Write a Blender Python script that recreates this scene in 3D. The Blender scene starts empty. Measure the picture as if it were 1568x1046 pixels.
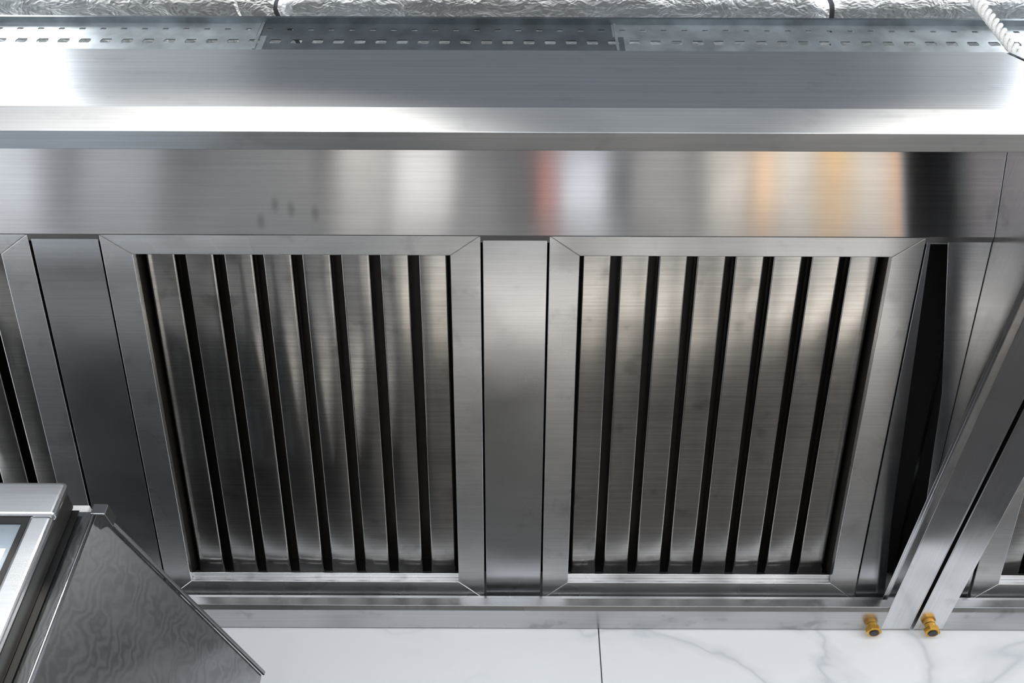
import bpy, math, random, bmesh
from mathutils import Matrix, Vector, noise
random.seed(4)
C=1.3                      # camera height
TH=math.radians(47.4); F=1545.0
ct,st=math.cos(TH),math.sin(TH)
scene=bpy.context.scene

# ------------------------------------------------------------------ helpers
class MB:
    def __init__(s): s.v=[];s.f=[];s.m=[]
    def poly_prism(s,prof,a0,a1,mp,mat=0):
        n=len(prof);b=len(s.v)
        for a in (a0,a1):
            for p in prof: s.v.append(mp(a,p[0],p[1]))
        for i in range(n):
            j=(i+1)%n
            s.f.append((b+i,b+j,b+n+j,b+n+i));s.m.append(mat)
        s.f.append(tuple(b+i for i in reversed(range(n))));s.m.append(mat)
        s.f.append(tuple(b+n+i for i in range(n)));s.m.append(mat)
    def sheet(s,line,th,a0,a1,mp,mat=0,mats=None):
        off=[];n=len(line)
        nr=[]
        for i in range(n-1):
            dx=line[i+1][0]-line[i][0];dy=line[i+1][1]-line[i][1];l=math.hypot(dx,dy)
            nr.append((-dy/l,dx/l))
        for i in range(n):
            if i==0: nx,ny=nr[0]
            elif i==n-1: nx,ny=nr[-1]
            else:
                ax,ay=nr[i-1];bx,by=nr[i];k=1+ax*bx+ay*by
                nx,ny=(ax+bx)/k,(ay+by)/k
            off.append((line[i][0]+nx*th,line[i][1]+ny*th))
        b=len(s.v)
        for a in (a0,a1):
            for p in line: s.v.append(mp(a,*p))
            for p in off: s.v.append(mp(a,*p))
        NN=2*n
        for i in range(n-1):
            s.f+= [(b+i,b+i+1,b+NN+i+1,b+NN+i),(b+n+i,b+NN+n+i,b+NN+n+i+1,b+n+i+1),
                   (b+i,b+n+i,b+n+i+1,b+i+1),(b+NN+i,b+NN+i+1,b+NN+n+i+1,b+NN+n+i)]
            s.m+=[mats[i] if mats else mat]*4
        s.f+=[(b,b+NN,b+NN+n,b+n),(b+n-1,b+2*n-1,b+NN+2*n-1,b+NN+n-1)];s.m+=[mat]*2
    def box(s,x0,x1,y0,y1,z0,z1,mat=0):
        s.poly_prism([(y0,z0),(y1,z0),(y1,z1),(y0,z1)],x0,x1,lambda a,p,q:(a,p,q),mat)
    def cyl(s,c,r,z0,z1,n=24,mat=0,r2=None):
        r2=r if r2 is None else r2
        b=len(s.v)
        for z,rr in ((z0,r),(z1,r2)):
            for i in range(n):
                t=2*math.pi*i/n;s.v.append((c[0]+rr*math.cos(t),c[1]+rr*math.sin(t),z))
        for i in range(n):
            j=(i+1)%n;s.f.append((b+i,b+j,b+n+j,b+n+i));s.m.append(mat)
        s.f.append(tuple(b+i for i in reversed(range(n))));s.m.append(mat)
        s.f.append(tuple(b+n+i for i in range(n)));s.m.append(mat)
    def build(s,name,mats,parent=None,bevel=0,smooth=False,up=C,auto=None):
        me=bpy.data.meshes.new(name)
        me.from_pydata([(v[0],v[1],v[2]+up) for v in s.v],[],s.f)
        for m in mats: me.materials.append(m)
        for p,mi in zip(me.polygons,s.m): p.material_index=mi; p.use_smooth=smooth
        bm=bmesh.new();bm.from_mesh(me);bmesh.ops.recalc_face_normals(bm,faces=bm.faces)
        if auto:
            for f in bm.faces: f.smooth=True
            for ed in bm.edges:
                if len(ed.link_faces)==2 and ed.calc_face_angle(0)>math.radians(auto): ed.smooth=False
        bm.to_mesh(me);bm.free()
        o=bpy.data.objects.new(name,me);scene.collection.objects.link(o)
        if parent: o.parent=parent
        if bevel:
            md=o.modifiers.new('bev','BEVEL');md.width=bevel;md.segments=3;md.limit_method='ANGLE';md.angle_limit=math.radians(25)
        return o
def empty(name):
    e=bpy.data.objects.new(name,None);scene.collection.objects.link(e);e.empty_display_size=.1;return e
XP=lambda a,p,q:(a,p,q)
YP=lambda a,p,q:(p,a,q)
def ray(px,py):
    u=px-784;v=523-py
    return Vector((u,F*ct-v*st,F*st+v*ct))

# ------------------------------------------------------------------ materials
def newmat(name):
    m=bpy.data.materials.new(name);m.use_nodes=True
    nt=m.node_tree;return m,nt,nt.nodes['Principled BSDF']
def N(nt,t,**k):
    n=nt.nodes.new(t)
    for a,b in k.items():
        if a in n.inputs: n.inputs[a].default_value=b
        else: setattr(n,a,b)
    return n
def steel(name,col=(.74,.755,.78),r0=.2,r1=.28,stretch=(6,420,420),tan=(0,.966,-.26),aniso=.7,fine_amt=.10,smudge=.12,wave=.05,spots=None,blot=0):
    m,nt,p=newmat(name);L=nt.links.new
    p.inputs['Metallic'].default_value=1
    p.inputs['Anisotropic'].default_value=aniso
    tg=N(nt,'ShaderNodeCombineXYZ');tg.inputs[0].default_value,tg.inputs[1].default_value,tg.inputs[2].default_value=tan
    L(tg.outputs[0],p.inputs['Tangent'])
    tc=N(nt,'ShaderNodeTexCoord')
    mp=N(nt,'ShaderNodeMapping');mp.inputs['Scale'].default_value=stretch
    L(tc.outputs['Object'],mp.inputs['Vector'])
    fine=N(nt,'ShaderNodeTexNoise',Scale=1.0,Detail=2.0);L(mp.outputs[0],fine.inputs['Vector'])
    big=N(nt,'ShaderNodeTexNoise',Scale=10.0,Detail=1.5,Roughness=.4);L(tc.outputs['Object'],big.inputs['Vector'])
    sm=N(nt,'ShaderNodeMapRange',interpolation_type='SMOOTHSTEP');sm.inputs[1].default_value=.2;sm.inputs[2].default_value=.8
    sm.inputs[3].default_value=r0;sm.inputs[4].default_value=r1
    L(big.outputs[0],sm.inputs[0]);L(sm.outputs[0],p.inputs['Roughness'])
    cr=N(nt,'ShaderNodeMapRange',interpolation_type='SMOOTHSTEP');cr.inputs[1].default_value=.4;cr.inputs[2].default_value=.8
    cr.inputs[3].default_value=1;cr.inputs[4].default_value=1-smudge;L(big.outputs[0],cr.inputs[0])
    cf=N(nt,'ShaderNodeMapRange');cf.inputs[1].default_value=.3;cf.inputs[2].default_value=.7;cf.inputs[3].default_value=1-fine_amt;cf.inputs[4].default_value=1
    L(fine.outputs[0],cf.inputs[0])
    mu=N(nt,'ShaderNodeMath',operation='MULTIPLY');L(cr.outputs[0],mu.inputs[0]);L(cf.outputs[0],mu.inputs[1]);val=mu.outputs[0]
    if blot:
        bn=N(nt,'ShaderNodeTexNoise',Scale=26.0,Detail=3.0,Roughness=.5);L(tc.outputs['Object'],bn.inputs['Vector'])
        br=N(nt,'ShaderNodeMapRange',interpolation_type='SMOOTHSTEP');br.inputs[1].default_value=.58;br.inputs[2].default_value=.74
        br.inputs[3].default_value=1;br.inputs[4].default_value=1-blot;L(bn.outputs[0],br.inputs[0])
        q=N(nt,'ShaderNodeMath',operation='MULTIPLY');L(val,q.inputs[0]);L(br.outputs[0],q.inputs[1]);val=q.outputs[0]
    if spots:
        for s in spots:
            m2=N(nt,'ShaderNodeVectorMath',operation='SUBTRACT');m2.inputs[1].default_value=s
            L(tc.outputs['Object'],m2.inputs[0])
            sc=N(nt,'ShaderNodeVectorMath',operation='MULTIPLY');sc.inputs[1].default_value=(1,.5,.5);L(m2.outputs[0],sc.inputs[0])
            ln=N(nt,'ShaderNodeVectorMath',operation='LENGTH');L(sc.outputs[0],ln.inputs[0])
            r=N(nt,'ShaderNodeMapRange');r.inputs[1].default_value=.002;r.inputs[2].default_value=.007;r.inputs[3].default_value=.72;r.inputs[4].default_value=1
            L(ln.outputs['Value'],r.inputs[0])
            q=N(nt,'ShaderNodeMath',operation='MULTIPLY');L(val,q.inputs[0]);L(r.outputs[0],q.inputs[1]);val=q.outputs[0]
    mx=N(nt,'ShaderNodeVectorMath',operation='SCALE');mx.inputs[0].default_value=col;L(val,mx.inputs['Scale'])
    L(mx.outputs[0],p.inputs['Base Color'])
    if wave:
        b2=N(nt,'ShaderNodeBump');b2.inputs['Strength'].default_value=wave;b2.inputs['Distance'].default_value=.02
        w=N(nt,'ShaderNodeTexNoise',Scale=5.0,Detail=0.0);L(tc.outputs['Object'],w.inputs['Vector'])
        L(w.outputs[0],b2.inputs['Height']);L(b2.outputs[0],p.inputs['Normal'])
    return m
def plain(name,col,rough=.5,metal=0,bump=0,scale=30,var=.15,emit=0):
    m,nt,p=newmat(name);L=nt.links.new
    p.inputs['Roughness'].default_value=rough;p.inputs['Metallic'].default_value=metal
    tc=N(nt,'ShaderNodeTexCoord');no=N(nt,'ShaderNodeTexNoise',Scale=float(scale),Detail=4.0);L(tc.outputs['Object'],no.inputs['Vector'])
    cr=N(nt,'ShaderNodeValToRGB');cr.color_ramp.elements[0].position=.3;cr.color_ramp.elements[1].position=.7
    cr.color_ramp.elements[0].color=(*[c*(1-var) for c in col],1);cr.color_ramp.elements[1].color=(*col,1)
    L(no.outputs[0],cr.inputs[0]);L(cr.outputs[0],p.inputs['Base Color'])
    if bump:
        b=N(nt,'ShaderNodeBump');b.inputs['Strength'].default_value=bump;b.inputs['Distance'].default_value=.01
        L(no.outputs[0],b.inputs['Height']);L(b.outputs[0],p.inputs['Normal'])
    if emit:
        p.inputs['Emission Color'].default_value=(.93,.97,1,1);p.inputs['Emission Strength'].default_value=emit
    return m
M_steel=steel('brushed_steel',r0=.16,r1=.24,aniso=.5,blot=.08)
M_filter=steel('filter_steel',col=(.70,.68,.66),r0=.14,r1=.21,aniso=.4,smudge=.3,fine_amt=.22,blot=.25)
M_frame=steel('filter_frame_steel',col=(.87,.875,.885),r0=.24,r1=.34,smudge=.25,aniso=.3,blot=.15)
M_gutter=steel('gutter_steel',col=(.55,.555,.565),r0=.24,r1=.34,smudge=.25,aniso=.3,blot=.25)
M_side=steel('side_steel',stretch=(420,6,420),col=(.75,.75,.76),tan=(0,0,1),aniso=.4,r0=.14,r1=.22,blot=.15)
M_dark=plain('plenum_black',(.012,.012,.013),.7)  # near-black sheet behind the filters
M_black=plain('black_rubber',(.012,.012,.012),.4)
M_brass=plain('brass',(.82,.46,.09),.3,1,var=.3)
M_tape=plain('duct_band',(.06,.065,.07),.4,.3)
M_galv=plain('galvanised_steel',(.66,.71,.73),.35,.9,scale=25,var=.4)
M_galvd=plain('dark_galvanised_steel',(.27,.30,.32),.35,.9,scale=25,var=.4)
M_rope=plain('rope_fibre',(.80,.79,.76),.8,0,bump=.4,scale=200)
M_white=plain('white_plaster',(.8,.81,.82),.8)
M_cast=plain('cast_iron',(.02,.02,.022),.6,.3)
M_label=plain('label_white',(.9,.9,.9),.5,var=.02)
def foil():
    m,nt,p=newmat('crumpled_foil');L=nt.links.new
    p.inputs['Metallic'].default_value=.9;p.inputs['Roughness'].default_value=.33
    tc=N(nt,'ShaderNodeTexCoord')
    mp=N(nt,'ShaderNodeMapping');mp.inputs['Scale'].default_value=(1.0,1.6,1);L(tc.outputs['Object'],mp.inputs[0])
    nz=N(nt,'ShaderNodeTexNoise',Scale=12.0,Detail=3.0);L(mp.outputs[0],nz.inputs['Vector'])
    sc=N(nt,'ShaderNodeVectorMath',operation='SCALE');sc.inputs['Scale'].default_value=.12;L(nz.outputs['Color'],sc.inputs[0])
    av=N(nt,'ShaderNodeVectorMath',operation='ADD');L(mp.outputs[0],av.inputs[0]);L(sc.outputs[0],av.inputs[1])
    a=N(nt,'ShaderNodeTexVoronoi',Scale=24.0);L(av.outputs[0],a.inputs['Vector'])
    b=N(nt,'ShaderNodeTexVoronoi',Scale=110.0);L(av.outputs[0],b.inputs['Vector'])
    ad=N(nt,'ShaderNodeMath',operation='MULTIPLY_ADD');ad.inputs[1].default_value=.30;L(b.outputs['Distance'],ad.inputs[0]);L(a.outputs['Distance'],ad.inputs[2])
    bu=N(nt,'ShaderNodeBump');bu.inputs['Strength'].default_value=.34;bu.inputs['Distance'].default_value=.010
    L(ad.outputs[0],bu.inputs['Height']);L(bu.outputs[0],p.inputs['Normal'])
    n=N(nt,'ShaderNodeTexNoise',Scale=3.0,Detail=3.0);L(tc.outputs['Object'],n.inputs['Vector'])
    cr=N(nt,'ShaderNodeValToRGB');cr.color_ramp.elements[0].position=.4;cr.color_ramp.elements[1].position=.6
    cr.color_ramp.elements[0].color=(.80,.79,.75,1);cr.color_ramp.elements[1].color=(.97,.98,.99,1)
    L(n.outputs[0],cr.inputs[0]);L(cr.outputs[0],p.inputs['Base Color'])
    return m
M_foil=foil()
def marble():
    m,nt,p=newmat('marble_wall_tile');L=nt.links.new
    tc=N(nt,'ShaderNodeTexCoord')
    mp=N(nt,'ShaderNodeMapping');mp.inputs['Rotation'].default_value=(.3,.7,.2);mp.inputs['Scale'].default_value=(1.3,1.3,2.6)
    L(tc.outputs['Object'],mp.inputs[0])
    n=N(nt,'ShaderNodeTexNoise',Scale=2.0,Detail=4.0,Roughness=.45,Distortion=.6);L(mp.outputs[0],n.inputs['Vector'])
    s=N(nt,'ShaderNodeMath',operation='SUBTRACT');s.inputs[1].default_value=.5;L(n.outputs[0],s.inputs[0])
    a=N(nt,'ShaderNodeMath',operation='ABSOLUTE');L(s.outputs[0],a.inputs[0])
    cr=N(nt,'ShaderNodeValToRGB');e=cr.color_ramp.elements
    e[0].position=0;e[0].color=(.62,.64,.67,1);e[1].position=.05;e[1].color=(.84,.85,.87,1)
    k=cr.color_ramp.elements.new(.014);k.color=(.76,.77,.79,1)
    L(a.outputs[0],cr.inputs[0])
    n2=N(nt,'ShaderNodeTexNoise',Scale=1.8,Detail=2.0);L(tc.outputs['Object'],n2.inputs['Vector'])
    r=N(nt,'ShaderNodeMapRange');r.inputs[1].default_value=.34;r.inputs[2].default_value=.48;L(n2.outputs[0],r.inputs[0])
    mx=N(nt,'ShaderNodeMixRGB');mx.inputs[1].default_value=(.84,.85,.87,1);L(r.outputs[0],mx.inputs[0]);L(cr.outputs[0],mx.inputs[2])
    L(mx.outputs[0],p.inputs['Base Color']);p.inputs['Roughness'].default_value=.25
    return m
M_marble=marble()

# ------------------------------------------------------------------ room shell
WY=1.42
b=MB();b.box(-4,4,WY+.01,WY+.12,-C,2.0,1)
xs=[-3.461,-2.561,-1.661,-.761,.139,1.039,1.939,2.839,3.739]
zz=[-C,-.7,-.1,.5,1.1,1.7,2.0]
for i in range(len(xs)-1):
    for j in range(len(zz)-1):
        b.box(xs[i]+.001,xs[i+1]-.001,WY,WY+.0102,zz[j]+.001,zz[j+1]-.001,0)
b.build('wall_back',[M_marble,plain('tile_grout',(.35,.36,.38),.8)])
m,nt,p=newmat('floor_tile')
br=N(nt,'ShaderNodeTexBrick',Scale=1.0);br.offset=0
br.inputs['Color1'].default_value=(.62,.62,.61,1);br.inputs['Color2'].default_value=(.56,.56,.55,1);br.inputs['Mortar'].default_value=(.2,.2,.2,1)
br.inputs['Mortar Size'].default_value=.006;br.inputs['Brick Width'].default_value=.5;br.inputs['Row Height'].default_value=.5
tc=N(nt,'ShaderNodeTexCoord');nt.links.new(tc.outputs['Object'],br.inputs['Vector']);nt.links.new(br.outputs[0],p.inputs['Base Color']);p.inputs['Roughness'].default_value=.35
b=MB();b.box(-4,4,-4,WY+.12,-C-.1,-C);b.build('floor',[m])
b=MB();b.box(-4,4,-4,WY+.12,2.0,2.1);b.build('ceiling',[plain('ceiling_paint',(.48,.49,.50),.8)])
b=MB();b.box(-.52,.80,.22,.70,1.93,1.9995);b.box(-.50,.78,.20,.22,1.95,1.9995);b.build('dark_reflection_card',[plain('dark_card_paint',(.08,.09,.11),.6)],None,.004)  # unseen dark block added to darken the middle of the hood front's reflection

# ------------------------------------------------------------------ filter plane
A=math.radians(15.6);ca,sa=math.cos(A),math.sin(A)
T0=(.792,1.065)
def FP(x,t,d): return (x,T0[0]+t*ca+d*sa,T0[1]-t*sa+d*ca)
FL=.612
M_dark_steel=plain('dark_steel',(.06,.054,.048),.45,.8)  # dark steel for upper baffles and frame returns
def rounded_u(cx,w,d0,h,r=.0028,k=4):
    pts=[(cx-w/2,d0+h)]
    for i in range(k+1):
        a=math.pi+ (math.pi/2)*i/k
        pts.append((cx-w/2+r+r*math.cos(a),d0+r+r*math.sin(a)))
    for i in range(k+1):
        a=1.5*math.pi+(math.pi/2)*i/k
        pts.append((cx+w/2-r+r*math.cos(a),d0+r+r*math.sin(a)))
    pts.append((cx+w/2,d0+h))
    return pts
def make_filter(x0,x1):
    e=empty('baffle_filter')
    fw=.040;tt=.028;tb=.034
    b=MB();D=.012
    outer=[(x0,0),(x1,0),(x1,FL),(x0,FL)]
    inner=[(x0+fw,tt),(x1-fw,tt),(x1-fw,FL-tb),(x0+fw,FL-tb)]
    for i in range(4):
        j=(i+1)%4
        q=[outer[i],outer[j],inner[j],inner[i]]
        b.poly_prism(q,0,D,lambda a,p,q_:FP(p,q_,a))
    b.poly_prism([(x0+fw,FL-tb-.008),(x1-fw,FL-tb-.008),(x1-fw,FL-tb),(x0+fw,FL-tb)],.010,.012,lambda a,p,q_:FP(p,q_,a))
    b.build('frame',[M_frame],e,.0014)
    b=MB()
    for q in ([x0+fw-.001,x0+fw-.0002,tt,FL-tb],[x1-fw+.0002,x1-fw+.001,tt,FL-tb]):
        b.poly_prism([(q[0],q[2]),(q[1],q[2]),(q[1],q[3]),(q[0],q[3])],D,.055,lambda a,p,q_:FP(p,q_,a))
    b.build('frame_return',[M_dark_steel],e)
    n=8;w=.0388
    xi0,xi1=x0+fw+.006,x1-fw-.006
    pitch=((xi1-xi0)-w)/(n-1)
    b=MB();d0=.028
    for i in range(n):
        c=xi0+w/2+i*pitch
        tl=(random.random()-.5)*.0022
        U=[(p,q+(p-c)/w*tl) for p,q in rounded_u(c,w,d0,.020)]
        b.sheet(U,.0012,tt-.012,FL-tb+.006,lambda a,p,q:FP(p,a,q))
    b.build('lower_baffles',[M_filter],e,0,auto=35)
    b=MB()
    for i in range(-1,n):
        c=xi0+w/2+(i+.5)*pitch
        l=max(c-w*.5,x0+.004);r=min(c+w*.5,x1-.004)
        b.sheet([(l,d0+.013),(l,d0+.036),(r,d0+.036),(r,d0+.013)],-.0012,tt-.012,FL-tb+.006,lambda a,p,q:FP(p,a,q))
    b.build('upper_baffles',[M_dark_steel],e)
    return e

# ------------------------------------------------------------------ hoods
panel_dir=(-math.cos(math.radians(24.6)),math.sin(math.radians(24.6)))
def panel_pt(px,py):
    d=ray(px,py);nrm=Vector((0,math.sin(math.radians(24.6)),math.cos(math.radians(24.6))))
    P0=Vector((0,T0[0],T0[1]));t=nrm.dot(P0)/nrm.dot(d);q=d*t
    return (q.x,q.y,q.z+C)
M_panel=steel('inner_panel_steel',col=(.80,.80,.805),r0=.15,r1=.19,aniso=.85,smudge=.05,tan=(0,.909,-.416),
   spots=[panel_pt(420,315),panel_pt(445,322),panel_pt(482,328),panel_pt(399,340)])
M_front=steel('front_steel',col=(.68,.70,.73),r0=.34,r1=.34,smudge=.0,aniso=.0,tan=(0,.27,.96),fine_amt=.22,wave=.0,stretch=(3,400,400),blot=.10)
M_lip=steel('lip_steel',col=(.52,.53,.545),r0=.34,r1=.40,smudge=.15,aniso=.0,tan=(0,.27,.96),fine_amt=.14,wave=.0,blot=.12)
def make_hood(xa,xb,filters,reflection_gap=False):
    e=empty('exhaust_hood')
    GZ=.87;th=.0015
    b=MB()
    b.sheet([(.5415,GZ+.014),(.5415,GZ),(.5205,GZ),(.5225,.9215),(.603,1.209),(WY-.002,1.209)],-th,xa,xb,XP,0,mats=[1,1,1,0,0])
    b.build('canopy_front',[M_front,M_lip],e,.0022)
    b=MB();y1,z1=T0[0]+panel_dir[0]*.19,T0[1]+panel_dir[1]*.19
    b.sheet([(y1,z1),(T0[0]-.001,T0[1]),(T0[0]+.012*ca-.001,T0[1])],th,xa+.002,xb-.002,XP)
    b.build('inner_panel',[M_panel],e,.001)
    b=MB()
    prof=[(.5227,GZ),(WY-.002,GZ),(WY-.002,1.209),(.603,1.209),(.5227,.922)]
    b.poly_prism(prof,xa,xa+th,XP);b.poly_prism(prof,xb-th,xb,XP)
    gw=.046
    b.sheet([(xb-th,GZ+.0002),(xb-gw,GZ+.0002),(xb-gw,GZ+.022),(xb-gw-.004,GZ+.022)],-th,.524,WY-.004,YP)
    b.sheet([(xa+th,GZ+.0002),(xa+gw,GZ+.0002),(xa+gw,GZ+.022),(xa+gw+.004,GZ+.022)],th,.524,WY-.004,YP)
    b.build('side_wall',[M_side],e,.002)
    b=MB()
    b.sheet([(WY-.003,GZ),(1.368,GZ),(1.360,GZ+.004),(1.360,GZ+.018),(1.366,GZ+.018)],-th,xa+gw-.001,xb-gw+.001,XP)
    b.sheet([(1.372,GZ+.012),(1.372,GZ+.03),(WY-.003,GZ+.03)],-th,xa+.002,xb-.002,XP)
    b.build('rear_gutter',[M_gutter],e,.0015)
    b=MB();edges=[xa+.002]
    for f in filters: edges+= [f[0]-.003,f[1]+.003]
    edges.append(xb-.002)
    for i in range(0,len(edges),2):
        l,r=edges[i],edges[i+1]
        if reflection_gap and i==len(edges)-2:  # black gap cut to stand in for a dark reflection in the steel
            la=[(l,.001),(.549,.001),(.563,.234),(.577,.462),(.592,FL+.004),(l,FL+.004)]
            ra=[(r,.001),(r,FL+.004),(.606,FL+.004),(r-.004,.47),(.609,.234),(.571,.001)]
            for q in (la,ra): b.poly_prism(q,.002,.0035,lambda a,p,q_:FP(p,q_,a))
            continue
        b.sheet([(l,.02),(l,.002),(r,.002),(r,.02)],.0012,.001,FL+.004,lambda a,p,q:FP(p,a,q))
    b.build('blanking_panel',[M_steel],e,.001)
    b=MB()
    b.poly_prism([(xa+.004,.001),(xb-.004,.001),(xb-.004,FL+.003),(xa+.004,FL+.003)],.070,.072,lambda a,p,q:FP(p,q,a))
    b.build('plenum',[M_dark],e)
    return e
fA=[(-1.1356,-.6356),(-.5416,-.042),(.049,.5417)]
fB=[(.725,1.223),(1.317,1.815),(1.909,2.401)]
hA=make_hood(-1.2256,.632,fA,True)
hB=make_hood(.638,2.492,fB)
for f in fA+fB: make_filter(*f)

# brass drain plugs screwed into the gutters (one per hood)
for px in (1335,1424):
    d=ray(px,960);t=.868/d.z;x,y=d.x*t,d.y*t-.008
    e=empty('brass_drain_plug')
    b=MB();b.cyl((x,y),.0085,.862,.870,24);b.cyl((x,y),.0125,.855,.863,6)
    b.build('plug_body',[M_brass],e,.0008)
    b=MB();b.cyl((x,y),.0075,.8535,.8555,20);b.build('plug_seal',[M_black],e,.0006)

# ------------------------------------------------------------------ cable tray (perforated)
def tray():
    b=MB();x0,x1=-1.4,2.2;y=.70;z0,z1=1.402,1.492
    cell=.032;n=int((x1-x0)/cell)
    rows=[(z0,z0+.046,.018,.013,.028),(z0+.046,z1,.010,.006,None)]
    for ri,(za,zb,hw,hh,zc) in enumerate(rows):
        zc=(za+zb)/2 if zc is None else z0+zc
        for i in range(n):
            xa=x0+i*cell+(cell*.5 if ri else 0);xb=xa+cell;xc=(xa+xb)/2
            mat=1 if (-.39<xc<.16) else 0
            w,h=hw*.5,hh*.5
            base=len(b.v)
            O=[(xa,za),(xc,za),(xb,za),(xb,zc),(xb,zb),(xc,zb),(xa,zb),(xa,zc)]
            I=[(xc-w*.8,zc-h),(xc,zc-h),(xc+w*.8,zc-h),(xc+w,zc),(xc+w*.8,zc+h),(xc,zc+h),(xc-w*.8,zc+h),(xc-w,zc)]
            for yy in (y,y+.0015):
                for q in O+I: b.v.append((q[0],yy,q[1]))
            for j in range(8):
                k2=(j+1)%8
                b.f.append((base+j,base+k2,base+8+k2,base+8+j));b.m.append(mat)
                b.f.append((base+16+j,base+24+j,base+24+k2,base+16+k2));b.m.append(mat)
                b.f.append((base+8+j,base+8+k2,base+24+k2,base+24+j));b.m.append(mat)
    b.sheet([(y,z1),(y-.008,z1),(y-.008,z1+.004)],.0015,x0,x1,XP,1)
    b.box(x0,x1,y,y+.15,z0-.002,z0,1)
    b.box(x0,x1,y+.149,y+.1505,z0,z1,1)
    for xx in (-.39,.155,.9): b.box(xx,xx+.004,y-.002,y-.0005,z0,z1)
    e=empty('cable_tray');b.build('perforated_channel',[M_galv,M_galvd],e)
    b=MB()
    for xx in (-1.2,1.6):
        b.box(xx,xx+.04,.675,.86,z0-.03,z0-.003)
        b.cyl((xx+.02,.683),.004,z0-.03,2.0,10)
    b.build('tray_hangers',[M_galv],e)
tray()

# ------------------------------------------------------------------ foil insulated duct
def duct():
    e=empty('insulated_duct')
    b=MB();x0,x1=-2.0,2.6;yc,zc=1.055,1.83;hy,hz,rr=.335,.162,.035
    nx=560;prof=[]
    for cx,cy,a0 in ((1,1,0),(-1,1,90),(-1,-1,180),(1,-1,270)):
        for k in range(6):
            a=math.radians(a0+k*18);prof.append((cx*(hy-rr)+rr*math.cos(a),cy*(hz-rr)+rr*math.sin(a)))
    full=[]
    for i in range(len(prof)):
        p=prof[i];q=prof[(i+1)%len(prof)];L=math.hypot(q[0]-p[0],q[1]-p[1]);m=max(1,int(L/.014))
        for k in range(m): full.append((p[0]+(q[0]-p[0])*k/m,p[1]+(q[1]-p[1])*k/m))
    n=len(full)
    for i in range(nx+1):
        x=x0+(x1-x0)*i/nx
        seg=(x+10)%0.93
        pinch=1-.05*math.exp(-((seg-.31)/.02)**2)
        for (p,q) in full:
            d=1+.03*noise.noise(Vector((x*3,p*4,q*4)))+.008*noise.noise(Vector((x*12,p*12,q*12)))
            xx=x+.10*noise.noise(Vector((p*7,q*7,round(x/.93))))
            b.v.append((xx,yc+p*d*pinch,min(zc+q*d*pinch,1.995)))
    for i in range(nx):
        for j in range(n):
            k=(j+1)%n
            b.f.append((i*n+j,i*n+k,(i+1)*n+k,(i+1)*n+j))
            x=x0+(x1-x0)*i/nx;seg=(x+10)%0.93
            b.m.append(1 if abs(seg-.31)<.005 else 0)
    b.f.append(tuple(range(n)));b.m.append(0);b.f.append(tuple(nx*n+j for j in range(n)));b.m.append(0)
    b.build('foil_wrap',[M_foil,M_tape],e,0,True)
duct()

def rope():
    e=empty('hanging_rope');x,y=.668,.622
    for k in range(3):
        cu=bpy.data.curves.new('strand_%d'%(k+1),'CURVE');cu.dimensions='3D';cu.bevel_depth=.0036;cu.bevel_resolution=3
        sp=cu.splines.new('POLY');n=600;sp.points.add(n-1)
        for i in range(n):
            z=1.211+C+(2.0-1.211)*i/(n-1);a=(z*2*math.pi/.045)+k*2.094
            sp.points[i].co=(x+.0048*math.cos(a),y+.0048*math.sin(a),z,1)
        cu.materials.append(M_rope)
        o=bpy.data.objects.new('strand_%d'%(k+1),cu);scene.collection.objects.link(o);o.parent=e
rope()

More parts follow.
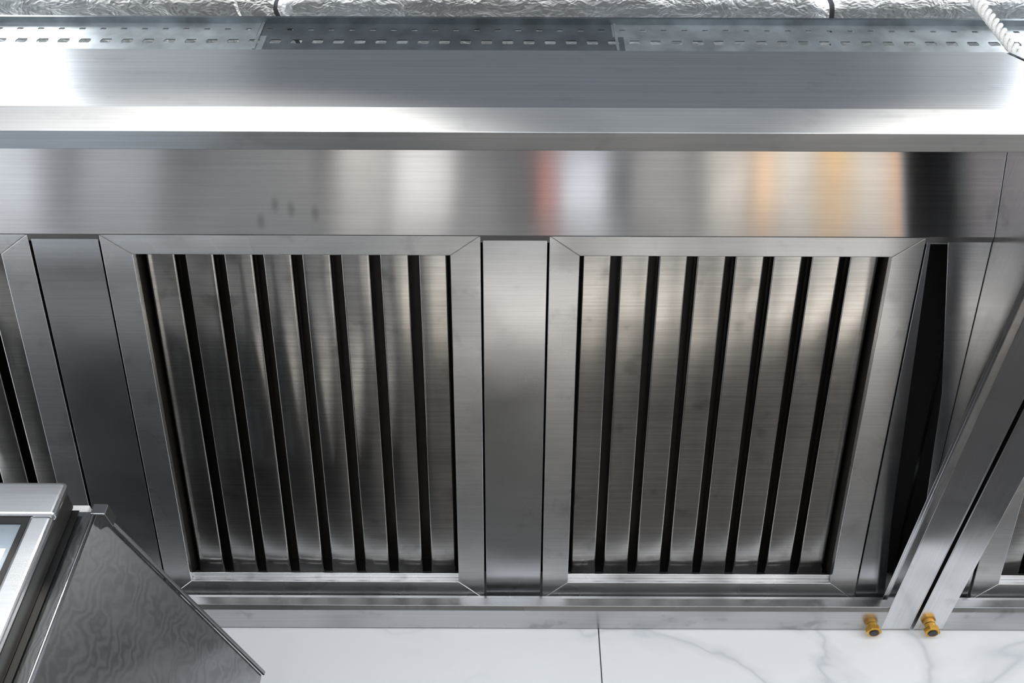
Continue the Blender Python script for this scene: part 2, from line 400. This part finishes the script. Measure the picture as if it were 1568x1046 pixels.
# ------------------------------------------------------------------ combi oven (lower left)
def oven():
    e=empty('combi_oven');H=.70
    def at(px,py,h=H):
        d=ray(px,py);t=h/d.z;return (d.x*t,d.y*t)
    fr=at(103,740);dr=at(130,778);bf=at(150,780);bb=at(405,1030)
    xl=-1.15;zb=-.45
    M_ov=steel('oven_steel',col=(.80,.81,.83),r0=.25,r1=.35,aniso=.3)
    M_rim=steel('oven_rim_steel',col=(.42,.43,.45),r0=.2,r1=.3,aniso=.1)
    M_edge=plain('oven_door_edge',(.09,.085,.08),.3,.7)
    b=MB();y0=fr[1];y1=y0+.012;x1=fr[0];fw=.024
    b.box(xl,x1,y0,y1,H-.045,H);b.box(xl,x1,y0,y1,zb,zb+.05)
    b.box(x1-fw,x1,y0,y1,zb+.05,H-.045);b.box(xl,xl+.05,y0,y1,zb+.05,H-.045)
    b.build('door_frame',[M_ov],e,.004)
    b=MB();b.box(xl+.01,x1-.002,y1,y0+.040,zb,H-.003);b.build('door_core',[M_edge],e,.003)
    b=MB();b.box(xl+.05,x1-fw,y0+.006,y1-.001,zb+.05,H-.045)
    b.build('door_glass',[plain('oven_glass',(.45,.52,.58),.08,.5,var=.05)],e)
    b=MB();b.box(xl+.052,x1-fw-.001,y0+.0035,y0+.0058,H-.053,H-.046);b.box(x1-fw-.007,x1-fw-.001,y0+.0035,y0+.0058,zb+.05,H-.053)
    b.build('door_gasket',[M_black],e)
    q=ray(3,858);t=(y0+.004)/q.y
    b=MB();b.box(q.x*t-.08,q.x*t,y0+.004,y0+.0058,q.z*t-.02,q.z*t+.012);b.build('door_label',[M_label],e)
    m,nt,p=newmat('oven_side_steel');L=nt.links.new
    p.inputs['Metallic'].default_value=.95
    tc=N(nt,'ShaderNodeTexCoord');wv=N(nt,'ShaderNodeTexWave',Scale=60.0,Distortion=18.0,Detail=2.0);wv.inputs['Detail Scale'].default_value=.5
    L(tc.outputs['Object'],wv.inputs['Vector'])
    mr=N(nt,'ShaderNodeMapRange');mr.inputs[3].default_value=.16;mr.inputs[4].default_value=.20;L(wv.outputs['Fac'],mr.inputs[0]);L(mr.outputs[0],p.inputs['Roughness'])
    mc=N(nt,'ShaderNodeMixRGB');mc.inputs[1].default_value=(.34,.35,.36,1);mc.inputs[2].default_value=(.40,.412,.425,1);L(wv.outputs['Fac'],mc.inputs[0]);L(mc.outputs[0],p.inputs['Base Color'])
    b=MB()
    b.poly_prism([(xl+.01,bf[1]),(bf[0],bf[1]),(bb[0],bb[1]),(xl+.01,bb[1])],zb,H-.004,lambda a,p,q:(p,q,a))
    b.build('oven_body',[m],e,.003)
    dx,dy=bb[0]-bf[0],bb[1]-bf[1];l=math.hypot(dx,dy);ux,uy=dx/l,dy/l;nx,ny=uy,-ux
    b=MB()
    b.poly_prism([(bf[0]+nx*.0005,bf[1]+ny*.0005),(bf[0]+nx*.004,bf[1]+ny*.004),(bb[0]+nx*.004,bb[1]+ny*.004),(bb[0]+nx*.0005,bb[1]+ny*.0005)],H-.006,H,lambda a,p,q:(p,q,a))
    b.poly_prism([(bf[0]-.004,bf[1]-.004),(bf[0]+.012,bf[1]-.004),(bf[0]+.016,bf[1]+.02),(bf[0]-.004,bf[1]+.02)],H-.012,H+.003,lambda a,p,q:(p,q,a))
    b.poly_prism([(bf[0]-.002,bf[1]-.004),(bf[0]+.001,bf[1]-.004),(bf[0]+.001,bf[1]+.003),(bf[0]-.002,bf[1]+.003)],zb,H-.006,lambda a,p,q:(p,q,a))
    b.build('side_rim',[M_rim],e,.0015)
    b=MB();b.box(xl+.03,dr[0]-.002,y0+.0405,bf[1]-.0055,zb+.02,H-.008);b.build('door_seal',[M_black],e)
    b=MB();b.box(xl+.04,-.475,bf[1]+.01,bf[1]+.11,H-.0035,H+.012)
    b.build('reflector_pad',[plain('white_reflector_pad',(.85,.84,.82),.5,var=.05)],e,.002)  # unseen white pad added as a bright band for the left filter
    b=MB()
    for x in (xl+.04,bf[0]-.05):
        for y in (y0+.06,bb[1]-.05): b.box(x-.02,x+.02,y-.02,y+.02,-C,zb)
    b.box(xl+.02,bf[0]-.03,y0+.05,bb[1]-.03,-.9,-.88)
    b.build('oven_stand',[M_ov],e,.002)
oven()

# ------------------------------------------------------------------ cooking range + added strips and panel for filter reflections
def rng():
    e=empty('cooking_range')
    b=MB();b.box(-.25,2.0,.98,1.385,-1.2,-.42)
    for x in (-.2,1.95):
        for y in (1.03,1.36): b.box(x-.02,x+.02,y-.02,y+.02,-C,-1.2)
    b.build('range_body',[M_steel],e,.003)
    b=MB();b.box(-.24,1.99,1.0,1.365,-.42,-.40)
    for k in range(5):
        cx=.0+k*.44
        for i in range(2): b.box(cx-.18,cx+.18,1.27+i*.06,1.282+i*.06,-.40,-.37)
        b.cyl((cx,1.305),.02,-.40,-.385)
    b.build('burner_grates',[M_cast],e)
    b=MB();b.box(-.24,1.99,.985,1.11,-.399,-.38);b.build('grey_reflector_strip',[plain('grey_reflector',(.42,.42,.42),.4,var=.05)],e,.002)  # unseen grey strip added as a mid-tone band in the filter reflections
    b=MB();b.box(-.24,1.99,1.11,1.21,-.399,-.375);b.build('white_reflector_strip',[plain('white_reflector',(.95,.91,.86),.4,var=.05)],e,.002)  # unseen white strip added to give the filters a bright reflected band
    b=MB();b.box(-1.2,2.2,WY-.012,WY-.001,-C,.70);b.build('dark_reflector_panel',[plain('dark_reflector',(.035,.034,.034),.45,.2)],e)  # unseen dark panel added to darken the lower filter reflections
rng()
def reflection_crate(x,y,c,w=.08,h=.15):  # unseen boxes added as coloured streaks in the inner panel's reflection
    e=empty('reflection_box');b=MB()
    z=-.389;l=.15
    b.box(x-w,x+w,y-l,y+l,z,z+.005)
    for s in (-1,1):
        b.box(x+s*w-.003,x+s*w+.003,y-l,y+l,z,z+h)
        b.box(x-w,x+w,y+s*l-.003,y+s*l+.003,z,z+h)
    b.box(x-w-.01,x+w+.01,y-l-.01,y+l+.01,z+h,z+h+.006)
    b.build('reflection_box_shell',[plain('reflection_box_plastic',c,.5)],e,.001)
e=empty('reflection_table');b=MB();b.box(-1.7,1.5,-.25,.47,-.43,-.39)  # unseen table added for the inner panel to reflect
for x in (-1.65,1.45):
    for y in (-.2,.4): b.box(x-.02,x+.02,y-.02,y+.02,-C,-.43)
b.box(-1.66,1.46,-.21,.41,-1.1,-1.08)
b.build('table_frame',[plain('grey_table_top',(.22,.22,.23),.5)],e,.003)
for (x,c,w) in [(-1.45,(.95,.95,.97),.17),(-1.05,(.5,.5,.5),.1),(-.65,(.12,.12,.12),.12),(-.24,(.62,.60,.60),.07),(-.40,(.42,.40,.38),.05),(0,(.03,.035,.04),.04),(.10,(.50,.18,.14),.018),(.19,(.78,.82,.90),.045),
                (.38,(.22,.21,.21),.06),(.56,(.52,.48,.43),.05),(.67,(.76,.50,.30),.024),(.76,(.62,.59,.54),.04),(.855,(.80,.48,.18),.024),(.94,(.66,.62,.56),.035),(1.025,(.80,.42,.20),.024),(1.10,(.62,.59,.52),.03),(1.205,(.02,.02,.02),.045)]:
    reflection_crate(x,.28,c,w)

# ------------------------------------------------------------------ added unseen lamps for fill and reflections
M_fill_lamp=plain('fill_lamp_diffuser',(1,1,1),.5,emit=6,var=.01)
def fill_lamp(x0,x1,y0,y1,z=1.93):
    e=empty('fill_ceiling_light')
    b=MB();b.box(x0-.02,x1+.02,y0-.02,y1+.02,z+.012,1.999);b.build('fill_lamp_housing',[M_white],e,.003)
    b=MB();b.box(x0,x1,y0,y1,z,z+.011);b.build('fill_lamp_panel',[M_fill_lamp],e)
fill_lamp(-2.1,-.90,.36,.62);fill_lamp(1.02,2.1,.36,.62)  # added panels that whiten both ends of the hood front
fill_lamp(-1.6,-.4,-1.6,-1.3);fill_lamp(.3,1.5,-1.6,-1.3)
fill_lamp(-.6,.6,-2.8,-2.5)
for x in (-.35,.65,1.5):  # unseen spots added to brighten the strips mirrored in the filters
    e=empty('fill_spot')
    b=MB();b.cyl((x,-.75),.05,1.86,1.95);b.cyl((x,-.75),.012,1.95,1.999);b.build('fill_spot_housing',[M_black],e,.003)
    ld=bpy.data.lights.new('fill_spot_bulb','SPOT');ld.energy=360;ld.spot_size=math.radians(38);ld.spot_blend=.6;ld.shadow_soft_size=.05;ld.color=(1,.95,.87)
    lo=bpy.data.objects.new('fill_spot_bulb',ld);scene.collection.objects.link(lo);lo.parent=e
    lo.location=(x,-.75,1.84+C)
    lo.rotation_euler=Vector((0,1.10+.75,-.38-1.84)).to_track_quat('-Z','Y').to_euler()

w=bpy.data.worlds.new('World');scene.world=w;w.use_nodes=True
bg=w.node_tree.nodes['Background'];bg.inputs[0].default_value=(.93,.965,1,1);bg.inputs[1].default_value=2.5

cam=bpy.data.cameras.new('Camera');co=bpy.data.objects.new('Camera',cam);scene.collection.objects.link(co)
cam.sensor_width=36;cam.lens=F/1568*36;cam.clip_start=.01
co.matrix_world=Matrix.Translation((0,0,C))@Matrix.Rotation(math.pi/2+TH,4,'X')@Matrix.Rotation(math.radians(.22),4,'Z')
scene.camera=co
scene.view_settings.view_transform='Standard';scene.view_settings.look='None'
